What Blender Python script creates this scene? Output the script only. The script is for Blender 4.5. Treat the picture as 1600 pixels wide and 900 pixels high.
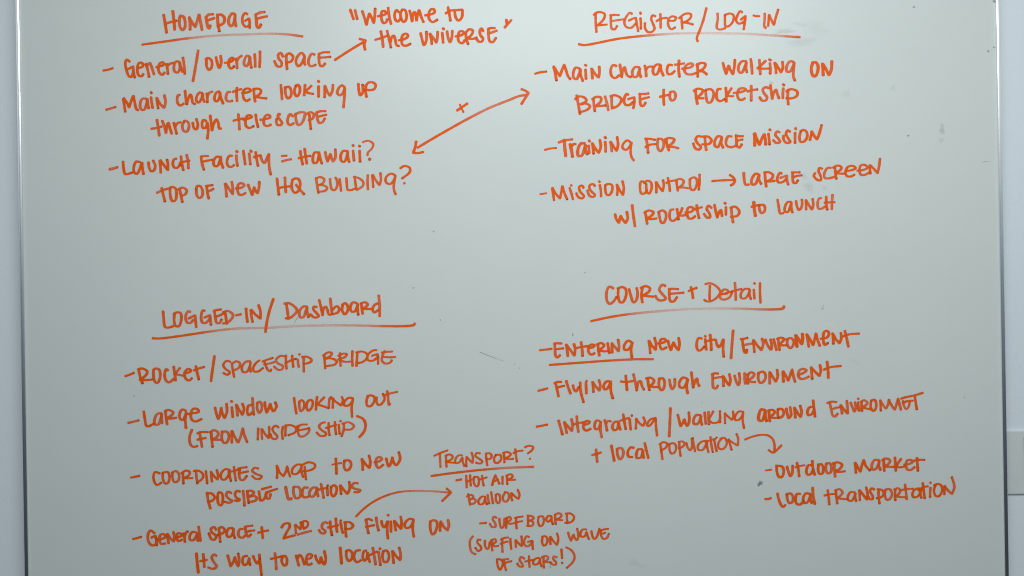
import bpy, bmesh, math, random
from mathutils import Vector

# ------------------------------------------------------------------ clear
for o in list(bpy.data.objects):
    bpy.data.objects.remove(o, do_unlink=True)
SC = bpy.context.scene
COL = SC.collection
rnd = random.Random(7)

# ------------------------------------------------------------------ camera
S = 0.0015                 # metres on the board per photograph pixel
ROLL = 0.0161              # the photographer held the phone slightly tilted
ZC = 1.45                  # height of the picture centre above the floor
DIST = 26.0 / 36.0 * 1600 * S
cam_d = bpy.data.cameras.new("camera")
cam_d.lens = 26.0
cam_d.sensor_width = 36.0
cam_d.clip_start = 0.05
cam_d.clip_end = 50.0
cam = bpy.data.objects.new("camera", cam_d)
cam.location = (0.0, -DIST, ZC)
cam.rotation_euler = (math.pi / 2, ROLL, 0.0)
COL.objects.link(cam)
SC.camera = cam

# ------------------------------------------------------------------ world: dim office room, brighter towards the ceiling
w = bpy.data.worlds.new("World")
SC.world = w
w.use_nodes = True
wt = w.node_tree
wt.nodes.clear()
n_out = wt.nodes.new("ShaderNodeOutputWorld")
n_bg = wt.nodes.new("ShaderNodeBackground")
n_tc = wt.nodes.new("ShaderNodeTexCoord")
n_sep = wt.nodes.new("ShaderNodeSeparateXYZ")
n_map = wt.nodes.new("ShaderNodeMapRange")
n_map.inputs[1].default_value = -1.0
n_map.inputs[2].default_value = 1.0
n_rmp = wt.nodes.new("ShaderNodeValToRGB")
wt.links.new(n_tc.outputs["Generated"], n_sep.inputs[0])
wt.links.new(n_sep.outputs["Z"], n_map.inputs[0])
wt.links.new(n_map.outputs[0], n_rmp.inputs[0])
wt.links.new(n_rmp.outputs[0], n_bg.inputs[0])
wt.links.new(n_bg.outputs[0], n_out.inputs[0])
cr = n_rmp.color_ramp
def zpos(z): return (z + 1) / 2
stops = [(-1.0, (.22, .24, .27)), (-.30, (.20, .24, .29)), (-.15, (.34, .42, .52)), (-.04, (.9, 1.1, 1.3)),
         (.05, (1.7, 2.1, 2.3)), (.13, (3.4, 3.7, 3.8)), (.22, (4.8, 5.0, 5.0)), (.36, (4.2, 4.4, 4.4)),
         (.50, (.6, .65, .65)), (1.0, (.5, .55, .55))]
cr.elements[0].position = zpos(stops[0][0]); cr.elements[0].color = (*stops[0][1], 1)
cr.elements[1].position = zpos(stops[-1][0]); cr.elements[1].color = (*stops[-1][1], 1)
for z, c in stops[1:-1]:
    e = cr.elements.new(zpos(z)); e.color = (*c, 1)
# unseen dark patch added to the world at left, dimming the enamel's reflection there
def w_smooth(sock, a, b):
    n = wt.nodes.new("ShaderNodeMapRange"); n.interpolation_type = 'SMOOTHSTEP'
    n.inputs[1].default_value = a; n.inputs[2].default_value = b
    wt.links.new(sock, n.inputs[0])
    return n.outputs[0]
def w_mul(a, b):
    n = wt.nodes.new("ShaderNodeMath"); n.operation = 'MULTIPLY'
    wt.links.new(a, n.inputs[0]); wt.links.new(b, n.inputs[1])
    return n.outputs[0]
dark_patch = w_mul(w_mul(w_smooth(n_sep.outputs["X"], -.565, -.53), w_smooth(n_sep.outputs["X"], -.36, -.44)),
             w_mul(w_smooth(n_sep.outputs["Z"], .25, .215), w_smooth(n_sep.outputs["Z"], -.12, .03)))
n_mix = wt.nodes.new("ShaderNodeMix"); n_mix.data_type = 'RGBA'
wt.links.new(dark_patch, n_mix.inputs[0]); wt.links.new(n_rmp.outputs[0], n_mix.inputs[6])
n_mix.inputs[7].default_value = (.12, .12, .14, 1)
wt.links.new(n_mix.outputs[2], n_bg.inputs[0])
n_bg.inputs["Strength"].default_value = 0.15

# ------------------------------------------------------------------ ceiling lamp of the office
def area(name, loc, target, sx, sy, power, color):
    d = bpy.data.lights.new(name, 'AREA')
    d.shape = 'RECTANGLE'; d.size = sx; d.size_y = sy
    d.energy = power; d.color = color
    o = bpy.data.objects.new(name, d)
    o.location = loc
    o.rotation_euler = (Vector(target) - Vector(loc)).to_track_quat('-Z', 'Y').to_euler()
    COL.objects.link(o)
    return o
area("ceiling_lamp", (0.28, -1.75, 2.74), (0.2, -0.9, 1.3), 2.0, 0.7, 39.0, (0.945, 1.0, 0.985))

SC.view_settings.view_transform = 'Standard'
SC.view_settings.look = 'None'
SC.view_settings.exposure = 0.06
SC.view_settings.gamma = 1.0
SC.cycles.transparent_max_bounces = 24
SC.cycles.filter_width = 1.15

# ------------------------------------------------------------------ helpers
CR, SR = math.cos(ROLL), math.sin(ROLL)
def to_board(px, py):
    """photograph pixel -> (x, z) on the plane of the board, which hangs plumb while the camera is tilted"""
    X = (px - 800.0) * S; Z = (450.0 - py) * S
    return X * CR + Z * SR, -X * SR + Z * CR + ZC

def link(name, me, mat, parent=None):
    o = bpy.data.objects.new(name, me)
    COL.objects.link(o)
    if mat: me.materials.append(mat)
    if parent: o.parent = parent
    return o

def new_mat(name):
    m = bpy.data.materials.new(name); m.use_nodes = True
    nt = m.node_tree
    return m, nt, nt.nodes["Principled BSDF"]

def node(nt, typ, **kw):
    n = nt.nodes.new(typ)
    for k, v in kw.items(): setattr(n, k, v)
    return n

def math_node(nt, op, a, b=None, c=None, clamp=False):
    n = nt.nodes.new("ShaderNodeMath"); n.operation = op; n.use_clamp = clamp
    for i, v in enumerate((a, b, c)):
        if v is None: continue
        if hasattr(v, "links"): nt.links.new(v, n.inputs[i])
        else: n.inputs[i].default_value = v
    return n.outputs[0]

def noise(nt, vec, scale, detail=3.0, rough=.55):
    n = nt.nodes.new("ShaderNodeTexNoise")
    n.inputs["Scale"].default_value = scale
    n.inputs["Detail"].default_value = detail
    n.inputs["Roughness"].default_value = rough
    if vec is not None: nt.links.new(vec, n.inputs["Vector"])
    return n.outputs["Fac"]

def mix_rgb(nt, fac, a, b, mode='MIX'):
    n = nt.nodes.new("ShaderNodeMix"); n.data_type = 'RGBA'; n.blend_type = mode
    for sock, v in ((n.inputs[0], fac), (n.inputs[6], a), (n.inputs[7], b)):
        if hasattr(v, "links"): nt.links.new(v, sock)
        elif isinstance(v, tuple): sock.default_value = (*v, 1)
        else: sock.default_value = v
    return n.outputs[2]

# ------------------------------------------------------------------ materials
def mat_board():
    m, nt, b = new_mat("board_enamel")
    tc = nt.nodes.new("ShaderNodeTexCoord").outputs["Object"]
    # faint greyish residue of wiped-off writing, and the fine grain of the enamel
    cloud = noise(nt, tc, 2.2, 4, .6)
    mp = nt.nodes.new("ShaderNodeMapping"); mp.inputs["Scale"].default_value = (9, 9, 24)
    mp.inputs["Rotation"].default_value = (0, math.radians(25), 0)
    nt.links.new(tc, mp.inputs[0])
    wipe = noise(nt, mp.outputs[0], 1.0, 5, .65)
    grain = noise(nt, tc, 420.0, 2, .6)
    c = mix_rgb(nt, cloud, BOARD_A, BOARD_B)
    w1 = math_node(nt, 'MULTIPLY_ADD', wipe, .022, .989)
    g1 = math_node(nt, 'MULTIPLY_ADD', grain, .12, .94)
    f = math_node(nt, 'MULTIPLY', w1, g1)
    cc = nt.nodes.new("ShaderNodeCombineColor")
    for i in range(3): nt.links.new(f, cc.inputs[i])
    c = mix_rgb(nt, 1.0, c, cc.outputs[0], 'MULTIPLY')
    nt.links.new(c, b.inputs["Base Color"])
    r = math_node(nt, 'MULTIPLY_ADD', wipe, .06, .30)
    nt.links.new(r, b.inputs["Roughness"])
    b.inputs["IOR"].default_value = 1.5
    b.inputs["Specular IOR Level"].default_value = .30
    bp = nt.nodes.new("ShaderNodeBump"); bp.inputs["Strength"].default_value = .05
    bp.inputs["Distance"].default_value = .02
    nt.links.new(noise(nt, tc, 1.6, 2, .5), bp.inputs["Height"])
    nt.links.new(bp.outputs[0], b.inputs["Normal"])
    return m
BOARD_A = (.655, .705, .695)
BOARD_B = (.70, .745, .735)

def mat_frame():
    m, nt, b = new_mat("brushed_aluminium")
    tc = nt.nodes.new("ShaderNodeTexCoord").outputs["Object"]
    mp = nt.nodes.new("ShaderNodeMapping"); mp.inputs["Scale"].default_value = (900, 900, 6)
    nt.links.new(tc, mp.inputs[0])
    n = noise(nt, mp.outputs[0], 1.0, 3, .6)
    nt.links.new(math_node(nt, 'MULTIPLY_ADD', n, .14, .13), b.inputs["Roughness"])
    b.inputs["Base Color"].default_value = (.80, .83, .86, 1)
    b.inputs["Metallic"].default_value = 1.0
    return m

def mat_wall():
    m, nt, b = new_mat("painted_wall")
    tc = nt.nodes.new("ShaderNodeTexCoord").outputs["Object"]
    c = mix_rgb(nt, noise(nt, tc, 1.5, 3), (.765, .83, .90), (.80, .865, .935))
    nt.links.new(c, b.inputs["Base Color"])
    b.inputs["Roughness"].default_value = .6
    bp = nt.nodes.new("ShaderNodeBump"); bp.inputs["Strength"].default_value = .25
    bp.inputs["Distance"].default_value = .002
    nt.links.new(noise(nt, tc, 260.0, 3), bp.inputs["Height"])
    nt.links.new(bp.outputs[0], b.inputs["Normal"])
    return m

def mat_plain(name, col, rough=.5):
    m, nt, b = new_mat(name)
    tc = nt.nodes.new("ShaderNodeTexCoord").outputs["Object"]
    n = noise(nt, tc, 60.0, 3)
    c = mix_rgb(nt, n, tuple(v * .95 for v in col), tuple(min(1, v * 1.04) for v in col))
    nt.links.new(c, b.inputs["Base Color"])
    b.inputs["Roughness"].default_value = rough
    return m

def attr(nt, name):
    n = nt.nodes.new("ShaderNodeAttribute"); n.attribute_name = name
    return n.outputs["Fac"]

def mat_ink():
    """dry-erase ink: a thin film, streaky along the stroke, denser at its rims and where the tip stopped"""
    m, nt, b = new_mat("orange_marker_ink")
    al, ac, de, sid = (attr(nt, k) for k in ("along", "across", "dens", "sid"))
    cv = nt.nodes.new("ShaderNodeCombineXYZ")
    nt.links.new(math_node(nt, 'MULTIPLY', al, 34.0), cv.inputs[0])
    nt.links.new(math_node(nt, 'MULTIPLY', ac, 1.7), cv.inputs[1])
    nt.links.new(math_node(nt, 'MULTIPLY', sid, 3.71), cv.inputs[2])
    streak = noise(nt, cv.outputs[0], 1.0, 3, .6)
    cv2 = nt.nodes.new("ShaderNodeCombineXYZ")
    nt.links.new(math_node(nt, 'MULTIPLY', al, 130.0), cv2.inputs[0])
    nt.links.new(math_node(nt, 'MULTIPLY', ac, 1.2), cv2.inputs[1])
    nt.links.new(sid, cv2.inputs[2])
    blot = noise(nt, cv2.outputs[0], 1.0, 2, .5)
    rim = math_node(nt, 'POWER', math_node(nt, 'ABSOLUTE', ac), 2.5)
    a = math_node(nt, 'MULTIPLY_ADD', rim, math_node(nt, 'MULTIPLY', de, .2), de)
    a = math_node(nt, 'ADD', a, math_node(nt, 'MULTIPLY', math_node(nt, 'SUBTRACT', streak, .5), math_node(nt, 'MULTIPLY_ADD', de, .7, .25)))
    a = math_node(nt, 'ADD', a, math_node(nt, 'MULTIPLY', math_node(nt, 'SUBTRACT', blot, .5), .35))
    alpha = math_node(nt, 'MINIMUM', math_node(nt, 'MAXIMUM', a, .04), .985)
    c = mix_rgb(nt, math_node(nt, 'MULTIPLY_ADD', alpha, 1.6, -.6, clamp=True), INK_THIN, INK_THICK)
    c = mix_rgb(nt, math_node(nt, 'MULTIPLY', rim, math_node(nt, 'MULTIPLY', de, .5), clamp=True), c, INK_RIM)
    c = mix_rgb(nt, math_node(nt, 'MULTIPLY', math_node(nt, 'SUBTRACT', de, 1.08), 1.3, clamp=True), c, INK_STOP)
    nt.links.new(c, b.inputs["Base Color"])
    nt.links.new(alpha, b.inputs["Alpha"])
    b.inputs["Roughness"].default_value = .5
    b.inputs["Specular IOR Level"].default_value = .08
    return m
INK_THIN = (1.0, .21, .05)
INK_THICK = (.95, .118, .001)
INK_RIM = (.60, .065, .002)
INK_STOP = (.42, .048, .006)

def mat_grime(name, col, strength, scale):
    m, nt, b = new_mat(name)
    tc = nt.nodes.new("ShaderNodeTexCoord").outputs["Object"]
    n = noise(nt, tc, scale, 4, .65)
    a = math_node(nt, 'MULTIPLY', attr(nt, "dens"), math_node(nt, 'MULTIPLY_ADD', n, 2.2, -.55, clamp=True))
    nt.links.new(math_node(nt, 'MULTIPLY', a, strength), b.inputs["Alpha"])
    b.inputs["Base Color"].default_value = (*col, 1)
    b.inputs["Roughness"].default_value = .8
    return m

M_BOARD, M_FRAME, M_WALL, M_INK = mat_board(), mat_frame(), mat_wall(), mat_ink()
M_BACK = mat_plain("backing_board", (.32, .30, .27), .8)
M_PLATE = mat_plain("beige_plastic", (.685, .735, .745), .5)
M_ROCKER = mat_plain("taupe_plastic", (.42, .39, .36), .4)
M_GRIME = mat_grime("marker_residue", (.22, .245, .255), .4, 160.0)
M_SPECK = mat_grime("dark_speck", (.15, .165, .18), .75, 600.0)

# ------------------------------------------------------------------ solid shapes
def box(bm, x0, x1, y0, y1, z0, z1, bev=0.0, seg=3):
    r = bmesh.ops.create_cube(bm, size=1.0)
    for v in r["verts"]:
        v.co = Vector(((x0 + x1) / 2 + v.co.x * (x1 - x0), (y0 + y1) / 2 + v.co.y * (y1 - y0),
                       (z0 + z1) / 2 + v.co.z * (z1 - z0)))
    if bev:
        es = list({e for v in r["verts"] for e in v.link_edges})
        bmesh.ops.bevel(bm, geom=es, offset=bev, segments=seg, profile=.5, affect='EDGES')

def finish(name, bm, mat, parent=None, smooth=False, origin=None):
    if origin:
        for v in bm.verts: v.co -= Vector(origin)
    me = bpy.data.meshes.new(name)
    bm.normal_update(); bm.to_mesh(me); bm.free()
    if smooth:
        for p in me.polygons: p.use_smooth = True
    o = link(name, me, mat, parent)
    if origin: o.location = origin
    return o

# ------------------------------------------------------------------ the setting: one painted wall
WALL_Y = 0.036
bm = bmesh.new(); box(bm, -3.2, 3.2, WALL_Y, WALL_Y + .12, -0.0, 3.0)
wall = finish("wall", bm, M_WALL)
wall["kind"] = "structure"
wall["label"] = "pale blue grey painted wall behind the whiteboard"

# ------------------------------------------------------------------ whiteboard
xl = to_board(35.5, 450)[0]      # left rail centre line
xr = to_board(1565.0, 450)[0]    # right rail centre line
zt = to_board(800, -60)[1]
zb = to_board(800, 985)[1]
RAIL = 0.0048                    # half width of a rail
board = bpy.data.objects.new("whiteboard", None)
board.location = (0, 0, 0)
COL.objects.link(board)
board["label"] = "large white enamel whiteboard in a slim aluminium frame covered in orange handwriting"
board["category"] = "whiteboard"

bm = bmesh.new(); box(bm, xl, xr, 0.0, 0.010, zb, zt)
finish("writing_surface", bm, M_BOARD, board)
bm = bmesh.new(); box(bm, xl + .03, xr - .03, 0.0102, WALL_Y - .0005, zb + .03, zt - .03)
finish("backing_panel", bm, M_BACK, board)

def rail(axis, a0, a1, c):
    """one extruded profile: rounded bead in front, straight skirt back past the edge of the board"""
    prof = []
    N = 16
    for i in range(N + 1):
        t = math.pi * i / N
        u = -math.cos(t)
        prof.append((u * RAIL, -0.0045 * math.sin(t) ** .75 - .0012))
    prof = prof + [(RAIL, .016), (-RAIL, .016)]
    bm = bmesh.new()
    rings = []
    for k, a in enumerate((a0, a1)):
        ring = []
        for (u, y) in prof:
            d = u if k == 1 else -u                       # mitred ends
            sgn = c[1]
            aa = a + (d * sgn if k == 1 else d * sgn)
            p = (c[0] + u, y, aa) if axis == 'z' else (aa, y, c[0] + u)
            ring.append(bm.verts.new(p))
        rings.append(ring)
    n = len(prof)
    for i in range(n):
        j = (i + 1) % n
        bm.faces.new((rings[0][i], rings[0][j], rings[1][j], rings[1][i]))
    for ring in (rings[0], list(reversed(rings[1]))):      # end caps keep their own corners so the bead shades straight
        bm.faces.new([bm.verts.new(v.co) for v in ring])
    bmesh.ops.recalc_face_normals(bm, faces=bm.faces)
    o = finish("frame_rail", bm, M_FRAME, board)
    for p in o.data.polygons:
        if len(p.vertices) == 4 and abs(p.normal.y) > .05: p.use_smooth = True
    return o
rail('z', zb, zt, (xl, -1))
rail('z', zb, zt, (xr, 1))
rail('x', xl, xr, (zb, -1))
rail('x', xl, xr, (zt, 1))

# ------------------------------------------------------------------ handwriting
TILE = 0.15            # photograph pixels per unit of the traced coordinates
BASE_W = 30.0          # width of the marker line in the same units
sid_counter = [0]

def catmull(pts):
    if len(pts) < 3: return [pts[0], pts[-1]] if len(pts) == 2 else pts
    P = [(2 * pts[0][0] - pts[1][0], 2 * pts[0][1] - pts[1][1])] + pts + \
        [(2 * pts[-1][0] - pts[-2][0], 2 * pts[-1][1] - pts[-2][1])]
    out = []
    for i in range(1, len(P) - 2):
        p0, p1, p2, p3 = P[i - 1], P[i], P[i + 1], P[i + 2]
        def tt(a, b): return max(1e-6, math.hypot(a[0] - b[0], a[1] - b[1]) ** .5)
        t0 = 0; t1 = t0 + tt(p0, p1); t2 = t1 + tt(p1, p2); t3 = t2 + tt(p2, p3)
        n = max(3, int(math.hypot(p2[0] - p1[0], p2[1] - p1[1]) * TILE / .9))
        for k in range(n):
            t = t1 + (t2 - t1) * k / n
            q = []
            for d in (0, 1):
                a1 = (t1 - t) / (t1 - t0) * p0[d] + (t - t0) / (t1 - t0) * p1[d]
                a2 = (t2 - t) / (t2 - t1) * p1[d] + (t - t1) / (t2 - t1) * p2[d]
                a3 = (t3 - t) / (t3 - t2) * p2[d] + (t - t2) / (t3 - t2) * p3[d]
                b1 = (t2 - t) / (t2 - t0) * a1 + (t - t0) / (t2 - t0) * a2
                b2 = (t3 - t) / (t3 - t1) * a2 + (t - t1) / (t3 - t1) * a3
                q.append((t2 - t) / (t2 - t1) * b1 + (t - t1) / (t2 - t1) * b2)
            out.append(tuple(q))
    out.append(pts[-1])
    return out

def resample(pts, step):
    out = [pts[0]]; acc = 0.0
    for a, b in zip(pts, pts[1:]):
        L = math.hypot(b[0] - a[0], b[1] - a[1])
        if L < 1e-9: continue
        d = step - acc
        while d <= L:
            out.append((a[0] + (b[0] - a[0]) * d / L, a[1] + (b[1] - a[1]) * d / L))
            d += step
        acc = (acc + L) % step
    if math.hypot(out[-1][0] - pts[-1][0], out[-1][1] - pts[-1][1]) > step * .3: out.append(pts[-1])
    else: out[-1] = pts[-1]
    return out

class Ink:
    """collects marker strokes of one word into one mesh"""
    def __init__(self):
        self.v = []; self.f = []; self.al = []; self.ac = []; self.de = []; self.si = []
    def stroke(self, pts, corners, dens, wid, plain=False):
        # pts in photograph pixels; split at sharp corners, spline between them
        segs = []; cur = [pts[0]]
        for p, c in zip(pts[1:], corners[1:]):
            cur.append(p)
            if c: segs.append(cur); cur = [p]
        if len(cur) > 1: segs.append(cur)
        path = []
        for s in segs:
            q = catmull(s)
            path += q if not path else q[1:]
        path = resample(path, .8)
        if len(path) < 3:
            a, b = path[0], path[-1]
            path = [a, ((a[0] + b[0]) / 2, (a[1] + b[1]) / 2), b]
        n = len(path)
        L = [0.0]
        for a, b in zip(path, path[1:]): L.append(L[-1] + math.hypot(b[0] - a[0], b[1] - a[1]))
        T = max(L[-1], 1e-6)
        sid_counter[0] += 1
        sid = sid_counter[0]
        base = rnd.uniform(.74, 1.02)
        lift = 0.00012 + (sid % 9) * 0.000016
        W = 5
        stop = rnd.choice((0.0, 0.0, .15, .35, .55))      # how long the tip rested at the end of the stroke
        ph1, ph2 = rnd.uniform(0, 9), rnd.uniform(0, 9)
        v0 = len(self.v)
        rows = []
        hw0 = wid * .5
        # extend by round caps
        stations = [(i, 0.0, 1.0) for i in range(n)]
        capn = 3
        caps0 = [(0, -math.sin(math.pi / 2 * k / capn), math.cos(math.pi / 2 * k / capn)) for k in range(capn, 0, -1)]
        caps1 = [(n - 1, math.sin(math.pi / 2 * k / capn), math.cos(math.pi / 2 * k / capn)) for k in range(1, capn + 1)]
        for idx, (i, ext, wf) in enumerate(caps0 + stations + caps1):
            a = path[max(0, i - 2)]; b = path[min(n - 1, i + 2)]
            tx, ty = b[0] - a[0], b[1] - a[1]
            tl = math.hypot(tx, ty) or 1.0
            tx /= tl; ty /= tl
            # bullet tip: down strokes a little wider than cross strokes, slight tremor of the hand
            hw = hw0 * (.80 + .22 * abs(ty)) * (1 + .05 * math.sin(L[i] * .33 + ph1) + .035 * math.sin(L[i] * .9 + ph2))
            px = path[i][0] + tx * ext * hw * .7; py = path[i][1] + ty * ext * hw * .7
            u = L[i] / T
            d = base
            if dens:
                k = u * (len(dens) - 1); k0 = min(int(k), len(dens) - 2)
                d = ((dens[k0] + (dens[k0 + 1] - dens[k0]) * (k - k0)) ** 1.45) * .98
            else:
                e = max(0.0, 1 - (T - L[i]) / 2.6); s = max(0.0, 1 - L[i] / 2.0)
                d = d + .25 * e + .14 * s + stop * max(0.0, 1 - (T - L[i]) / 1.5)
            row = []
            for k in range(W):
                c = -1 + 2 * k / (W - 1)
                x, z = to_board(px - ty * c * hw * wf, py + tx * c * hw * wf)
                row.append(len(self.v))
                self.v.append((x, -(lift + .0000012 * idx), z))
                self.al.append(L[i] * S + ext * hw * S); self.ac.append(c); self.de.append(d); self.si.append(float(sid % 97))
            rows.append(row)
        for r0, r1 in zip(rows, rows[1:]):
            for k in range(W - 1):
                self.f.append((r0[k], r0[k + 1], r1[k + 1], r1[k]))
    def build(self, name, mat, parent):
        me = bpy.data.meshes.new(name)
        me.from_pydata(self.v, [], self.f)
        for nm, data in (("along", self.al), ("across", self.ac), ("dens", self.de), ("sid", self.si)):
            at = me.attributes.new(nm, 'FLOAT', 'POINT')
            at.data.foreach_set("value", data)
        me.update()
        return link(name, me, mat, parent)

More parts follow.
